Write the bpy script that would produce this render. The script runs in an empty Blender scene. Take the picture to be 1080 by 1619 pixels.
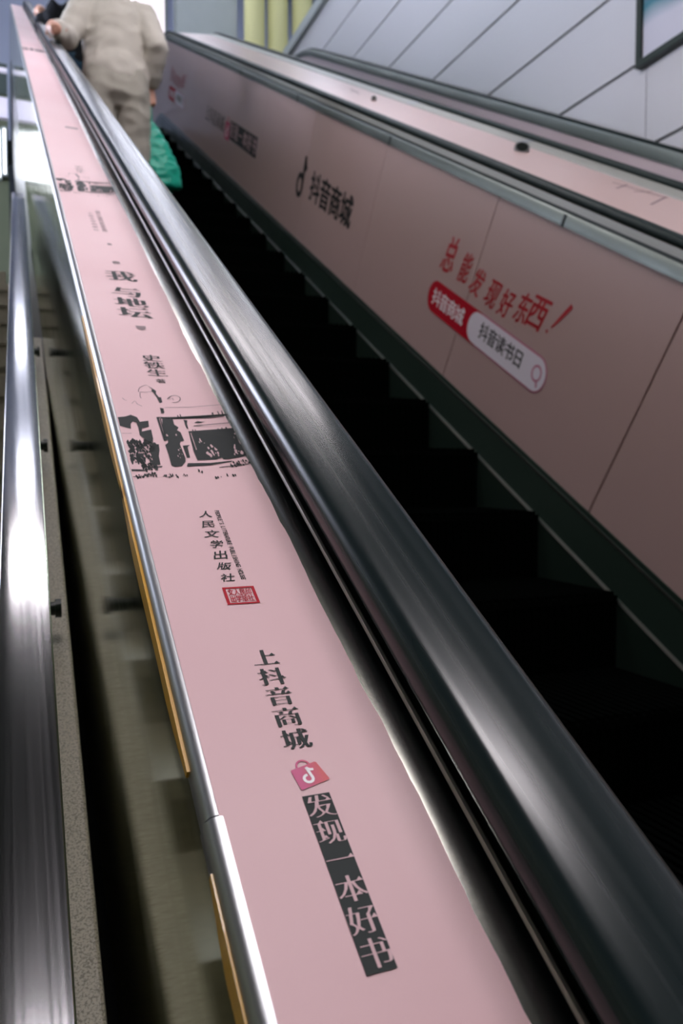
import bpy, bmesh, math, random
from mathutils import Vector, Matrix
random.seed(7)
SC = bpy.context.scene
COL = SC.collection

# ------------------------------------------------------------------ camera, light, exposure
OZ = 1.75                                   # eye height above the lower floor
YAW, PITCH = math.radians(22.6), math.radians(-2.65)
F_ = Vector((math.sin(YAW)*math.cos(PITCH), math.cos(YAW)*math.cos(PITCH), math.sin(PITCH)))
R_ = Vector((math.cos(YAW), -math.sin(YAW), 0)); U_ = R_.cross(F_)
cam = bpy.data.cameras.new('camera'); cam_ob = bpy.data.objects.new('camera', cam); COL.objects.link(cam_ob)
cam.sensor_fit = 'VERTICAL'; cam.sensor_height = 36; cam.lens = 1259/1619*36
cam.clip_start = .01; cam.clip_end = 100
cam.dof.use_dof = True; cam.dof.focus_distance = .58; cam.dof.aperture_fstop = 9.5
cam_ob.matrix_world = Matrix(((R_.x, U_.x, -F_.x, 0), (R_.y, U_.y, -F_.y, 0), (R_.z, U_.z, -F_.z, OZ), (0, 0, 0, 1)))
SC.camera = cam_ob
SC.view_settings.view_transform = 'Standard'; SC.view_settings.look = 'None'
SC.view_settings.exposure = 0.0; SC.view_settings.gamma = 1.0; SC.view_settings.use_curve_mapping = False
w = bpy.data.worlds.new('world'); SC.world = w; w.use_nodes = True
w.node_tree.nodes['Background'].inputs[0].default_value = (.55, .75, .7, 1)
w.node_tree.nodes['Background'].inputs[1].default_value = .02
LAMP_POWER = 46.0        # emission of the fluorescent diffusers over the lower flight
HALL_POWER = 24.0        # the same in the upper hall
WINDOW_POWER = 3.2       # bright concourse windows past the stairs
BAND_POWER = 26.0         # unseen glowing band added on the left wall to brighten the wall opposite
LAMP_TINT = (1.0, .93, .97); HALL_TINT = (.84, .86, 1.0)

TH = math.radians(30); CT, ST = math.cos(TH), math.sin(TH)
S_END, ARC_R, FLAT = 10.5, 2.2, 1.6

# ------------------------------------------------------------------ materials
def mat(name, col, rough=.5, metal=0., spec=.5, emit=None, power=0., coat=0., trans=0.):
    m = bpy.data.materials.new(name); m.use_nodes = True
    b = m.node_tree.nodes['Principled BSDF']
    b.inputs['Base Color'].default_value = (*col, 1); b.inputs['Roughness'].default_value = rough
    b.inputs['Metallic'].default_value = metal; b.inputs['Specular IOR Level'].default_value = spec
    b.inputs['Coat Weight'].default_value = coat; b.inputs['Transmission Weight'].default_value = trans
    if emit: b.inputs['Emission Color'].default_value = (*emit, 1); b.inputs['Emission Strength'].default_value = power
    return m
def noisy(m, scale=(8, 8, 8), detail=3., rough=None, col=None, bump=0., fac=(.25, .75), dist=.002, tilt=0.):
    """procedural variation in object space: roughness range, second colour, bump"""
    nt = m.node_tree; b = nt.nodes['Principled BSDF']
    tc = nt.nodes.new('ShaderNodeTexCoord'); mp = nt.nodes.new('ShaderNodeMapping'); nz = nt.nodes.new('ShaderNodeTexNoise')
    mp.inputs['Scale'].default_value = scale; rt = nt.nodes.new('ShaderNodeMapping'); rt.inputs['Rotation'].default_value = (-tilt, 0, 0); nz.inputs['Scale'].default_value = 1.; nz.inputs['Detail'].default_value = detail
    nt.links.new(tc.outputs['Object'], rt.inputs[0]); nt.links.new(rt.outputs[0], mp.inputs[0]); nt.links.new(mp.outputs[0], nz.inputs['Vector'])
    def ramp(lo, hi):
        r = nt.nodes.new('ShaderNodeMapRange'); r.inputs[1].default_value = fac[0]; r.inputs[2].default_value = fac[1]
        r.inputs[3].default_value = lo; r.inputs[4].default_value = hi
        nt.links.new(nz.outputs['Fac'], r.inputs[0]); return r.outputs[0]
    if rough: nt.links.new(ramp(*rough), b.inputs['Roughness'])
    if col:
        mx = nt.nodes.new('ShaderNodeMix'); mx.data_type = 'RGBA'
        mx.inputs[6].default_value = b.inputs['Base Color'].default_value; mx.inputs[7].default_value = (*col, 1)
        nt.links.new(ramp(0, 1), mx.inputs[0]); nt.links.new(mx.outputs[2], b.inputs['Base Color'])
    if bump:
        bp = nt.nodes.new('ShaderNodeBump'); bp.inputs['Strength'].default_value = bump; bp.inputs['Distance'].default_value = dist
        nt.links.new(nz.outputs['Fac'], bp.inputs['Height']); nt.links.new(bp.outputs[0], b.inputs['Normal'])
    return m
M = {}
M['film'] = noisy(mat('pink_film', (.71, .475, .50), .55, spec=.3), (3, 3, 3), rough=(.45, .6), col=(.69, .455, .485))
M['shaded_film'] = noisy(mat('shaded_pink_film', (.46, .34, .32), .36, spec=.55), (1.5, 1.5, 1.5), rough=(.33, .38), col=(.46, .335, .315))  # same film as the deck; panel shade is put into the darker colour
M['ink'] = mat('black_ink', (.018, .022, .022), .6, spec=.12)
M['ink_grey'] = mat('dark_grey_ink', (.035, .042, .042), .6, spec=.12)
M['ink_soft'] = mat('grey_ink', (.24, .18, .19), .6, spec=.12)
M['red'] = mat('red_ink', (.42, .008, .022), .6, spec=.12)
M['red_brush'] = mat('red_brush_ink', (.40, .02, .03), .5)
M['magenta'] = mat('magenta_ink', (.60, .035, .17), .5)
M['white_ink'] = mat('white_ink', (.86, .82, .86), .5)
M['pill_white'] = mat('pale_lilac_ink', (.74, .72, .80), .5)
M['pill_edge'] = mat('lilac_edge_ink', (.50, .14, .26), .5)
M['cream_ink'] = mat('film_coloured_ink', (.66, .46, .49), .6, spec=.12)
M['steel_deck'] = noisy(mat('worn_steel', (.42, .43, .41), .2, 1.), (160, 1.5, 160), detail=.5, rough=(.13, .2), col=(.36, .36, .31))
M['trim_steel'] = noisy(mat('polished_steel', (.34, .35, .36), .4, 1.), (90, 2, 90), rough=(.32, .44))
M['rim_steel'] = noisy(mat('rim_steel', (.62, .55, .53), .45, .6), (60, 2, 60), rough=(.38, .5))
M['rail_steel'] = noisy(mat('brushed_steel', (.40, .40, .41), .2, 1.), (420, 2.0, 420), rough=(.11, .16), bump=.04, dist=.0002, tilt=math.radians(24.8))
M['cladding'] = noisy(mat('mirror_cladding', (.54, .58, .38), .1, 1.), (2, 3, 40), rough=(.06, .14), bump=.02, dist=.002)
M['amber'] = noisy(mat('amber_strip', (.56, .30, .012), .35, coat=.1), (20, 5, 20), rough=(.3, .5), col=(.44, .23, .01))
M['rubber'] = noisy(mat('black_rubber', (.007, .014, .015), .25, spec=.36), (160, .5, 160), detail=.5, rough=(.20, .29))
M['rubber_far'] = mat('dull_black_rubber', (.006, .014, .012), .5, spec=.12)
M['dark_trim'] = mat('dark_green_black_trim', (.012, .024, .019), .35, spec=.4)
M['skirt'] = noisy(mat('skirt_steel', (.03, .055, .042), .35, .6), (3, 1.5, 3), rough=(.25, .5))
M['alu'] = mat('aluminium_line', (.28, .32, .29), .35, 1.)
M['step'] = mat('black_step', (.0012, .0016, .0014), .9, spec=.0)
M['step_dark'] = mat('black_riser', (.0008, .0012, .001), .9, spec=.0)
M['truss'] = mat('black_base', (.006, .009, .008), .3, spec=.4)
M['inner_trim'] = noisy(mat('grey_trim', (.15, .17, .155), .42, 1.), (30, 2, 30), rough=(.35, .55))
M['strip_grey'] = noisy(mat('grey_strip', (.33, .34, .31), .45, .3), (30, 2, 30), rough=(.4, .55))
M['far_panel'] = noisy(mat('grey_pink_panel', (.58, .49, .52), .4, spec=.5), (1, 1, 1), rough=(.3, .45))
M['wall_panel'] = noisy(mat('wall_panel', (.64, .64, .67), .35, spec=.4), (.6, .6, .6), rough=(.32, .38))
M['wall_gap'] = mat('panel_joint', (.05, .06, .06), .7)
M['plaster'] = noisy(mat('grey_plaster', (.42, .46, .46), .7), (3, 3, 3), col=(.38, .42, .42))
M['dark_wall'] = noisy(mat('dark_green_wall', (.36, .39, .24), .6), (2, 2, 2), col=(.30, .33, .20))
M['olive_wall'] = noisy(mat('olive_wall', (.085, .10, .06), .6), (2, 2, 2), col=(.07, .085, .05))
M['ceiling'] = noisy(mat('ceiling_panels', (.035, .05, .046), .7), (2, 2, 2), col=(.03, .042, .04))
M['hall_ceiling'] = noisy(mat('hall_ceiling', (.50, .55, .74), .6), (1, 1, 1), col=(.44, .49, .68))
M['terrazzo'] = noisy(mat('terrazzo', (.58, .53, .41), .5), (430, 430, 430), detail=2, col=(.30, .27, .20), fac=(.44, .66), rough=(.4, .6))
M['stone'] = noisy(mat('stair_stone', (.40, .37, .30), .5), (120, 120, 120), col=(.27, .25, .2), rough=(.4, .6))
M['floor'] = noisy(mat('floor_stone', (.30, .29, .25), .4), (60, 60, 60), col=(.2, .19, .16), rough=(.3, .5))
M['lavender'] = mat('lavender_band', (.78, .72, .84), .5)
M['fascia'] = mat('dark_fascia', (.04, .055, .055), .5)
M['lamp'] = mat('lamp_diffuser', (.9, .9, .9), .5, emit=LAMP_TINT, power=LAMP_POWER)
M['lamp_dim'] = mat('dim_lamp_diffuser', (.9, .9, .9), .5, emit=LAMP_TINT, power=LAMP_POWER*.75)
M['hall_lamp'] = mat('hall_lamp_diffuser', (.9, .9, .9), .5, emit=HALL_TINT, power=HALL_POWER)
M['lamp_body'] = mat('lamp_housing', (.6, .6, .6), .4)
M['bright_patch'] = mat('bright_patch_glow', (.9, .9, .9), .4, emit=(1., .88, .96), power=1.1)
M['window'] = mat('bright_window', (.9, .9, .9), .4, emit=(.93, .94, 1.), power=WINDOW_POWER)
M['added_band'] = mat('added_light_band', (.9, .9, .9), .4, emit=(.76, .80, 1.), power=BAND_POWER)
M['fin'] = noisy(mat('pale_yellow_column', (.72, .70, .34), .6), (2, 2, 2), col=(.68, .66, .32))
M['frame_dark'] = mat('dark_frame', (.008, .02, .014), .4)
M['glass'] = mat('pane_glass', (.8, .9, .85), .03, trans=1.)
M['jacket'] = noisy(mat('beige_jacket', (.52, .49, .44), .85, spec=.2), (14, 14, 14), col=(.47, .445, .40), bump=.35, dist=.01)
M['trousers'] = noisy(mat('grey_khaki_trousers', (.36, .345, .30), .85, spec=.2), (12, 12, 12), col=(.31, .295, .255), bump=.35, dist=.01)
M['navy'] = noisy(mat('navy_trousers', (.025, .06, .10), .85, spec=.2), (12, 12, 12), col=(.02, .045, .08), bump=.3, dist=.01)
M['black_cloth'] = noisy(mat('black_coat', (.012, .013, .018), .85, spec=.2), (12, 12, 12), col=(.008, .009, .012), bump=.3, dist=.01)
M['skin'] = noisy(mat('skin', (.55, .30, .22), .5), (30, 30, 30), col=(.5, .26, .19))
M['hair'] = noisy(mat('dark_hair', (.015, .012, .011), .5), (60, 60, 8), bump=.5, dist=.005)
M['shoe'] = mat('dark_shoes', (.02, .02, .02), .5)
M['bag'] = noisy(mat('green_bag', (.0, .34, .235), .4), (9, 9, 9), col=(.0, .28, .19), bump=.5, dist=.02)

# ------------------------------------------------------------------ object helpers
def mesh_ob(name, verts, faces, m, parent=None, smooth=False, mats=None, fm=None):
    me = bpy.data.meshes.new(name); me.from_pydata([tuple(v) for v in verts], [], faces)
    bm = bmesh.new(); bm.from_mesh(me)
    bmesh.ops.recalc_face_normals(bm, faces=bm.faces); bm.to_mesh(me); bm.free()
    o = bpy.data.objects.new(name, me); COL.objects.link(o)
    for k in ([m] if mats is None else mats): me.materials.append(k if not isinstance(k, str) else M[k])
    if fm:
        for p, i in zip(me.polygons, fm): p.material_index = i
    if smooth:
        for p in me.polygons: p.use_smooth = True
        me.set_sharp_from_angle(angle=math.radians(50))
    if parent: o.parent = parent
    return o
def empty(name, loc, rx=0.): 
    o = bpy.data.objects.new(name, None); COL.objects.link(o); o.location = loc; o.rotation_euler = (rx, 0, 0); o.empty_display_size = .1
    return o
def tag(o, label, cat, group=None):
    o['label'] = label; o['category'] = cat
    if group: o['group'] = group
    return o
def structure(o): o['kind'] = 'structure'; return o
class MB:
    def __init__(s): s.v = []; s.f = []
    def add(s, v, f):
        k = len(s.v); s.v += [tuple(p) for p in v]; s.f += [tuple(i+k for i in q) for q in f]; return s
    def box(s, x0, x1, y0, y1, z0, z1):
        v = [(x, y, z) for z in (z0, z1) for y in (y0, y1) for x in (x0, x1)]
        return s.add(v, [(0, 2, 3, 1), (4, 5, 7, 6), (0, 1, 5, 4), (2, 6, 7, 3), (0, 4, 6, 2), (1, 3, 7, 5)])
    def cyl(s, a, b, r, n=16, r2=None):
        a, b = Vector(a), Vector(b); d = (b-a).normalized()
        u = d.orthogonal().normalized(); w_ = d.cross(u); r2 = r if r2 is None else r2
        ring = lambda c, q: [c+u*(q*math.cos(2*math.pi*i/n))+w_*(q*math.sin(2*math.pi*i/n)) for i in range(n)]
        return s.add(ring(a, r)+ring(b, r2), [(i, (i+1) % n, n+(i+1) % n, n+i) for i in range(n)]+[tuple(range(n))[::-1], tuple(range(n, 2*n))])
    def build(s, name, m, parent=None, smooth=False): return mesh_ob(name, s.v, s.f, m, parent, smooth)
def bevel(o, wd=.003, seg=2):
    b = o.modifiers.new('bevel', 'BEVEL'); b.width = wd; b.segments = seg; b.limit_method = 'ANGLE'; return o

# escalator frame: x across, s up the slope, n square to the slope (origin at the eye)
def path_stations(s0, s1=None, step=None):
    """(s, n-offset frame) stations along the incline, over the top bend and onto the landing"""
    out = []
    end = S_END if s1 is None else s1
    k = max(2, int((end-s0)/(step or .25))+1)
    for i in range(k): out.append((Vector((s0+(end-s0)*i/(k-1), 0)), Vector((0, 1))))
    if s1 is None:
        c = Vector((S_END, -ARC_R))
        for i in range(1, 11):
            a = -TH*i/10; nn = Vector((math.sin(-a), math.cos(a)))
            out.append((c+nn*ARC_R, nn))
        p, nn = out[-1]; t = Vector((nn.y, -nn.x))
        out.append((p+t*FLAT*.5, nn)); out.append((p+t*FLAT, nn))
    return out
def sweep(prof, s0, s1=None, closed=True, base=Vector((0, 0, 0)), step=None):
    st = path_stations(s0, s1, step); v = []; f = []; k = len(prof)
    for p, nn in st:
        for x, n_ in prof:
            q = p+nn*n_; v.append((x-base.x, q.x-base.y, q.y-base.z))
    for j in range(len(st)-1):
        for i in range(k if closed else k-1):
            a, b = j*k+i, j*k+(i+1) % k; f.append((a, b, b+k, a+k))
    if closed: f.append(tuple(range(k))); f.append(tuple(range((len(st)-1)*k, len(st)*k)))
    return v, f
def to_world(x, s, n_): return Vector((x, s*CT-n_*ST, s*ST+n_*CT+OZ))
def rbox(x0, x1, n0, n1, r, seg=5):
    pts = []
    for cx_, cy_, a0 in ((x1-r, n1-r, 0), (x0+r, n1-r, 90), (x0+r, n0+r, 180), (x1-r, n0+r, 270)):
        for i in range(seg+1):
            a = math.radians(a0+90*i/seg); pts.append((cx_+r*math.cos(a), cy_+r*math.sin(a)))
    return pts

# ------------------------------------------------------------------ lettering
_font_cache = {}
def raw_glyph(ch):
    if ch in _font_cache: return _font_cache[ch]
    c = bpy.data.curves.new('glyph', 'FONT'); c.body = ch; c.resolution_u = 3
    o = bpy.data.objects.new('glyph', c); COL.objects.link(o); bpy.context.view_layer.update()
    me = bpy.data.meshes.new_from_object(o.evaluated_get(bpy.context.evaluated_depsgraph_get()))
    bm = bmesh.new(); bm.from_mesh(me); bmesh.ops.remove_doubles(bm, verts=bm.verts, dist=1e-5)
    bm.verts.ensure_lookup_table()
    V = [(v.co.x, v.co.y) for v in bm.verts]; Fc = [tuple(v.index for v in f.verts) for f in bm.faces]
    loops = {}                                  # boundary edges, directed with the face on the left
    for f in bm.faces:
        flip = f.normal.z < 0
        for l in f.loops:
            if len(l.edge.link_faces) == 1:
                a, b = l.vert.index, l.link_loop_next.vert.index
                if flip: a, b = b, a
                loops[a] = b
    bm.free(); bpy.data.objects.remove(o); bpy.data.curves.remove(c); bpy.data.meshes.remove(me)
    _font_cache[ch] = (V, Fc, loops); return _font_cache[ch]
def em():
    V = raw_glyph('国')[0]; xs = [v[0] for v in V]; ys = [v[1] for v in V]
    return (min(xs)+max(xs))/2, (min(ys)+max(ys))/2, max(max(xs)-min(xs), max(ys)-min(ys))/.9
def glyph(ch, dx=0., dy=0., serif=0., cjk=True):
    """outline of one character in a unit cell centred on 0; dx/dy fatten or thin it across and along"""
    V, Fc, nx = raw_glyph(ch)
    if cjk: ex, ey, es = em()
    else:
        ys = [v[1] for v in raw_glyph('H')[0]]; xs = [v[0] for v in V]; es = max(ys)-min(ys); ex = (min(xs)+max(xs))/2; ey = (min(ys)+max(ys))/2
    P = [((x-ex)/es, (y-ey)/es) for x, y in V]
    pv = {b: a for a, b in nx.items()}; out = list(P); tri = []
    for i in nx:
        if i not in pv: continue
        a, b, c = P[pv[i]], P[i], P[nx[i]]
        n1 = Vector((b[1]-a[1], a[0]-b[0])); n2 = Vector((c[1]-b[1], b[0]-c[0]))
        if n1.length < 1e-7 or n2.length < 1e-7: continue
        n1.normalize(); n2.normalize()
        den = 1+n1.dot(n2); nn = (n1+n2)/max(den, .5)
        out[i] = (b[0]+nn.x*dx, b[1]+nn.y*dy)
        if serif:                                # right-hand end of a horizontal stroke gets a small triangle
            e = Vector((c[0]-b[0], c[1]-b[1]))
            if .03 < e.length < .11 and e.y > .9*e.length:
                j = nx[i]; d = P[nx[j]]; g = Vector((d[0]-c[0], d[1]-c[1])); h = Vector((b[0]-a[0], b[1]-a[1]))
                if g.x < -.9*g.length and h.x > .9*h.length and g.length > .06:
                    x, y = c[0], c[1]+dy; tri.append([(x, y-.005), (x-serif*.5, y+serif*.75), (x-serif*1.3, y-.005)])
    Fo = [tuple(f) for f in Fc]
    for t in tri:
        k = len(out); out += t; Fo.append((k, k+1, k+2))
    return out, Fo
def ribbon(pts, wd):
    """flat pen stroke along a polyline with a width per point"""
    V = []; Fo = []; k = len(pts); wd = wd if isinstance(wd, (list, tuple)) else [wd]*k
    for i, p in enumerate(pts):
        a = Vector(pts[max(i-1, 0)]); b = Vector(pts[min(i+1, k-1)]); d = (b-a).normalized(); q = Vector((-d.y, d.x))*wd[i]/2
        V += [(p[0]+q.x, p[1]+q.y), (p[0]-q.x, p[1]-q.y)]
        if i: Fo.append((2*i-2, 2*i-1, 2*i+1, 2*i))
    return V, Fo
def arc(cx_, cy_, rx, ry, a0, a1, n=20): return [(cx_+rx*math.cos(math.radians(a0+(a1-a0)*i/n)), cy_+ry*math.sin(math.radians(a0+(a1-a0)*i/n))) for i in range(n+1)]
class Print:
    """flat print collected in (u, v) and laid on a plane through to3d"""
    def __init__(s, to3d): s.t = to3d; s.v = []; s.f = []
    def add(s, vf, sx=1., sy=1., u=0., v=0., rot=0., slant=0.):
        k = len(s.v); c, q = math.cos(rot), math.sin(rot)
        for x, y in vf[0]:
            x, y = x*sx+slant*y*sy, y*sy
            s.v.append((u+x*c-y*q, v+x*q+y*c))
        s.f += [tuple(i+k for i in f) for f in vf[1]]; return s
    def poly(s, pts): k = len(s.v); s.v += list(pts); s.f.append(tuple(range(k, k+len(pts)))); return s
    def build(s, name, m, parent, lift=0.):
        return mesh_ob(name, [s.t(u, v, lift) for u, v in s.v], s.f, M[m], parent)
def note_logo(p, u, v, h, up=(0, 1)):
    """musical-note mark, h tall, centred at u, v"""
    p.add(ribbon(arc(-.13, -.22, .23, .23, 75, 365, 22), .155), h, h, u, v)
    p.add(ribbon([(.10, -.22), (.10, .46)], .16), h, h, u, v)
    p.add(ribbon([(.10, .46), (.14, .34), (.24, .25), (.40, .20)], [.14, .17, .16, .14]), h, h, u, v)
DRAW_POLYS = [[(1399, 8182), (1441, 8113), (1476, 8043), (1465, 7970), (1482, 7883), (1504, 7885), (1500, 7762), (1468, 7743), (1459, 7881), (1440, 8004), (1428, 8021), (1439, 8094)], [(1453, 7623), (1487, 7609), (1480, 7500), (1446, 7490)], [(1031, 7375), (1074, 7393), (1134, 7437), (1189, 7385), (1203, 7284), (1290, 7312), (1278, 7180), (1205, 7146), (1195, 7070), (1290, 7119), (1280, 6912), (1231, 6852), (1165, 6995), (1173, 7159), (1167, 7266), (1136, 7287), (1108, 7232), (1098, 7125), (1025, 7182)], [(1213, 6725), (1265, 6811), (1318, 6813), (1307, 6700), (1282, 6576), (1273, 6416), (1218, 6409), (1215, 6602)], [(1021, 6331), (1094, 6325), (1123, 6312), (1115, 6299), (1022, 6293)], [(1175, 6370), (1285, 6390), (1282, 6375), (1172, 6353)], [(1383, 7400), (1437, 7408), (1434, 7389), (1405, 7381), (1393, 6887), (1378, 6880)], [(1412, 7375), (1422, 7375), (1404, 6887), (1394, 6884)], [(1439, 7376), (1541, 7366), (1537, 7239), (1569, 7179), (1544, 7116), (1571, 7072), (1574, 6893), (1537, 6877), (1520, 6819), (1523, 6539), (1511, 6472), (1464, 6392), (1398, 6378), (1370, 6404), (1377, 6605), (1376, 6800), (1409, 6844), (1419, 6902), (1390, 6930), (1405, 7155)], [(1650, 7357), (1687, 7343), (1669, 7262), (1663, 7153), (1648, 7167)], [(1542, 6791), (1613, 6807), (1584, 6763), (1569, 6554), (1539, 6553)], [(1430, 7404), (1596, 7418), (1819, 7445), (2131, 7472), (2130, 7435), (1810, 7399), (1588, 7372), (1424, 7366)], [(1978, 7534), (1996, 7540), (1985, 7456), (1969, 7455)], [(2040, 7555), (2050, 7556), (2051, 7467), (2039, 7466)], [(2082, 7558), (2091, 7558), (2091, 7469), (2077, 7468)], [(1600, 7451), (1610, 7460), (1616, 7411), (1602, 7410)], [(1631, 7478), (1641, 7478), (1640, 7413), (1628, 7412)], [(1746, 7290), (1790, 7333), (1817, 7321), (1868, 7321), (1804, 7292)], [(1734, 7229), (2116, 7274), (2113, 7261), (1731, 7215)], [(1652, 7097), (2117, 7149), (2109, 6897), (2117, 6563), (2004, 6544), (1884, 6529), (1877, 6559), (1839, 6542), (1814, 6522), (1630, 6506), (1628, 6708), (1664, 6711), (1675, 7067), (1666, 7064), (1656, 6714), (1629, 6705)], [(1696, 7139), (1706, 7139), (1706, 7099), (1695, 7099)], [(1724, 7140), (1733, 7140), (1733, 7103), (1723, 7103)], [(1962, 7175), (1973, 7175), (1971, 7127), (1958, 7126)], [(2003, 7182), (2014, 7182), (2011, 7135), (2000, 7134)], [(2044, 7184), (2059, 7184), (2058, 7140), (2041, 7139)], [(1526, 6445), (1739, 6454), (1960, 6501), (1957, 6484), (1730, 6410), (1508, 6385)]]
DRAW_LINES = [([(1284, 7998), (1294, 8062), (1315, 8118), (1368, 8175), (1402, 8183)], 0.9), ([(1298, 7981), (1287, 7901), (1289, 7840)], 0.8), ([(1295, 7997), (1359, 8003), (1432, 8021)], 0.9), ([(1097, 7832), (1113, 7782), (1133, 7770)], 0.7), ([(1178, 7702), (1217, 7774), (1233, 7693), (1273, 7643)], 0.8), ([(1501, 7630), (1771, 7660), (2128, 7699)], 1.0), ([(1808, 6368), (1893, 6389), (2004, 6396), (2102, 6404)], 1.6), ([(1286, 6199), (1321, 6187), (1357, 6212)], 1.2), ([(1022, 6197), (1077, 6200), (1129, 6224), (1210, 6268)], 1.6), ([(1017, 7025), (1093, 7028)], 0.8), ([(1564, 7837), (1603, 7909), (1627, 7932), (1653, 7942), (1677, 7940), (1696, 7923), (1706, 7896), (1706, 7863), (1697, 7828), (1679, 7798), (1655, 7775), (1630, 7765), (1606, 7767)], 1.1), ([(1584, 7892), (1595, 7849), (1622, 7878), (1629, 7825)], 0.8)]
DRAW_BLOBS = [([(1027, 6888), (1277, 6897), (1285, 6769), (1216, 6656), (1027, 6652)], 70, 9), ([(1025, 6611), (1206, 6629), (1219, 6455), (1241, 6313), (1094, 6325), (1097, 6440), (1018, 6453)], 60, 8), ([(1927, 6477), (2110, 6493), (2114, 6397), (1931, 6375)], 26, 5), ([(1025, 6218), (1211, 6274), (1226, 6212), (1031, 6175)], 22, 5), ([(1230, 6237), (1481, 6237), (1473, 6192), (1283, 6180)], 12, 4), ([(1711, 6224), (1952, 6237), (1946, 6211), (1720, 6173)], 5, 6), ([(1605, 6314), (1645, 6314), (1637, 6275), (1598, 6275)], 2, 6)]
DRAW_GAPS = [([(1724, 6782), (1801, 6820), (1899, 6787), (1885, 6721), (1796, 6726)], 10, 8), ([(1716, 6639), (1808, 6684), (1895, 6643), (1855, 6586), (1747, 6591)], 12, 8), ([(1930, 6802), (1989, 6811), (1984, 6789), (1934, 6785)], 3, 6), ([(2011, 6660), (2095, 6719), (2099, 6619), (2011, 6603)], 7, 8), ([(1696, 7032), (2108, 7080), (2102, 6927), (1698, 6824)], 26, 4), ([(1458, 6774), (1526, 6776), (1499, 6553), (1442, 6524)], 6, 3), ([(1415, 7005), (1436, 7006), (1430, 6946), (1416, 6946)], 2, 5), ([(1512, 7054), (1526, 7055), (1514, 6964), (1501, 6964)], 2, 5), ([(2015, 6834), (2077, 6792), (2074, 6748), (2031, 6747)], 4, 7)]

# ------------------------------------------------------------------ the hall
Z = lambda z: z+OZ
structure(MB().box(-3.2, 7.6, -5, 16.4, -.2, 0).build('floor', M['floor']))
structure(MB().box(-3.4, -3.2, -5, 16.4, -.2, Z(10)).build('wall_left', M['dark_wall']))
structure(MB().box(7.6, 7.8, -5, 16.4, -.2, Z(10)).build('wall_right_hall', M['plaster']))
structure(MB().box(-3.4, 7.8, -5.2, -5, -.2, Z(10)).build('wall_back', M['dark_wall']))
structure(MB().box(-3.4, 7.8, 16.4, 16.6, -.2, Z(10)).build('wall_front', M['hall_ceiling']))
structure(MB().box(-3.4, 7.8, 4.0, 16.6, Z(10), Z(10.2)).build('ceiling_hall', M['hall_ceiling']))
structure(MB().box(-3.2, 7.6, -5, 4.0, Z(3.6), Z(3.8)).build('ceiling', M['ceiling']))
structure(MB().box(-3.4, 7.8, 3.8, 4.0, Z(3.8), Z(10.2)).build('wall_soffit', M['dark_wall']))

# the panelled side wall: horizontal joints every 0.56 m, one vertical joint near the poster
WX = 3.8
wr = structure(MB().box(WX+.02, WX+.2, -5, 11.0, 0, Z(5.98)).build('wall_right', M['wall_gap']))
rows = [0]+[Z(2.10+.557*k) for k in range(-6, 8)]
pv_ = MB(); cols = [-5., -1.86, 1.10, 4.06, 11.0]
for i in range(len(rows)-1):
    for j in range(len(cols)-1):
        g = .011; gv = .004
        z1 = min(rows[i+1]-g, Z(5.96))
        if z1 > rows[i]+.05: pv_.box(WX, WX+.025, cols[j]+gv, cols[j+1]-gv, rows[i]+g, z1)
pv_.build('wall_panels', M['wall_panel'], wr)
structure(MB().box(WX-.05, WX+.25, -5+9, 11.2, Z(5.98), Z(6.12)).build('trim_1', M['plaster']))
structure(MB().box(WX-.03, WX+.22, 11.0, 11.2, 0, Z(5.98)).build('trim_2', M['plaster']))

# upper floor slab and its dark edge, the lit concourse wall under it
structure(MB().box(-3.2, .05, 9.5, 16.4, Z(4.1), Z(4.42)).build('floor_upper', M['fascia']))
structure(MB().box(.05, 7.6, 11.6, 16.4, Z(4.1), Z(4.42)).build('floor_upper_landing', M['fascia']))
wc = structure(MB().box(-3.2, .05, 9.52, 9.7, 0, Z(4.1)).build('wall_concourse', M['olive_wall']))
structure(MB().box(-3.2, .05, 9.44, 9.52, Z(3.83), Z(4.04)).build('trim_3', M['lavender']))
structure(MB().box(-3.2, .05, 9.46, 9.5, Z(4.32), Z(4.36)).build('trim_4', M['lavender']))
for k, (x0, x1, z0, z1) in enumerate(((-1.9, -1.0, 3.1, 3.72), (-.74, -.44, 3.1, 3.72), (-.31, -.17, 3.2, 3.74), (-.105, -.035, 3.2, 3.70), (.0, .02, 3.24, 3.72))):
    wn = structure(MB().box(x0, x1, 9.47, 9.5, Z(z0), Z(z1)).build('window_%d' % (k+1), M['window']))
    fr = MB(); t = .014
    fr.box(x0-t, x1+t, 9.45, 9.52, Z(z1), Z(z1)+t).box(x0-t, x1+t, 9.45, 9.52, Z(z0)-t, Z(z0)).box(x0-t, x0, 9.45, 9.52, Z(z0), Z(z1)).box(x1, x1+t, 9.45, 9.52, Z(z0), Z(z1))
    fr.build('window_frame', M['plaster'], wn)
for k in range(4):                              # window-shaped light panels added out of view to brighten the opposite wall
    y0 = 5.4+1.6*k; wn = structure(MB().box(-3.2, -3.17, y0, y0+1.48, Z(2.7), Z(4.2)).build('window_%d' % (k+6), M['added_band']))
    fr = MB(); fr.box(-3.2, -3.14, y0-.05, y0, Z(2.65), Z(4.25)).box(-3.2, -3.14, y0+1.48, y0+1.53, Z(2.65), Z(4.25)).box(-3.2, -3.14, y0, y0+1.48, Z(2.65), Z(2.7)).box(-3.2, -3.14, y0, y0+1.48, Z(4.2), Z(4.25))
    fr.build('window_frame', M['plaster'], wn)
wn = structure(MB().box(2.30, 3.00, 16.36, 16.4, Z(8.45), Z(9.8)).build('window_10', M['bright_patch']))  # glowing panel put in for a bright patch high on the end wall
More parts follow.
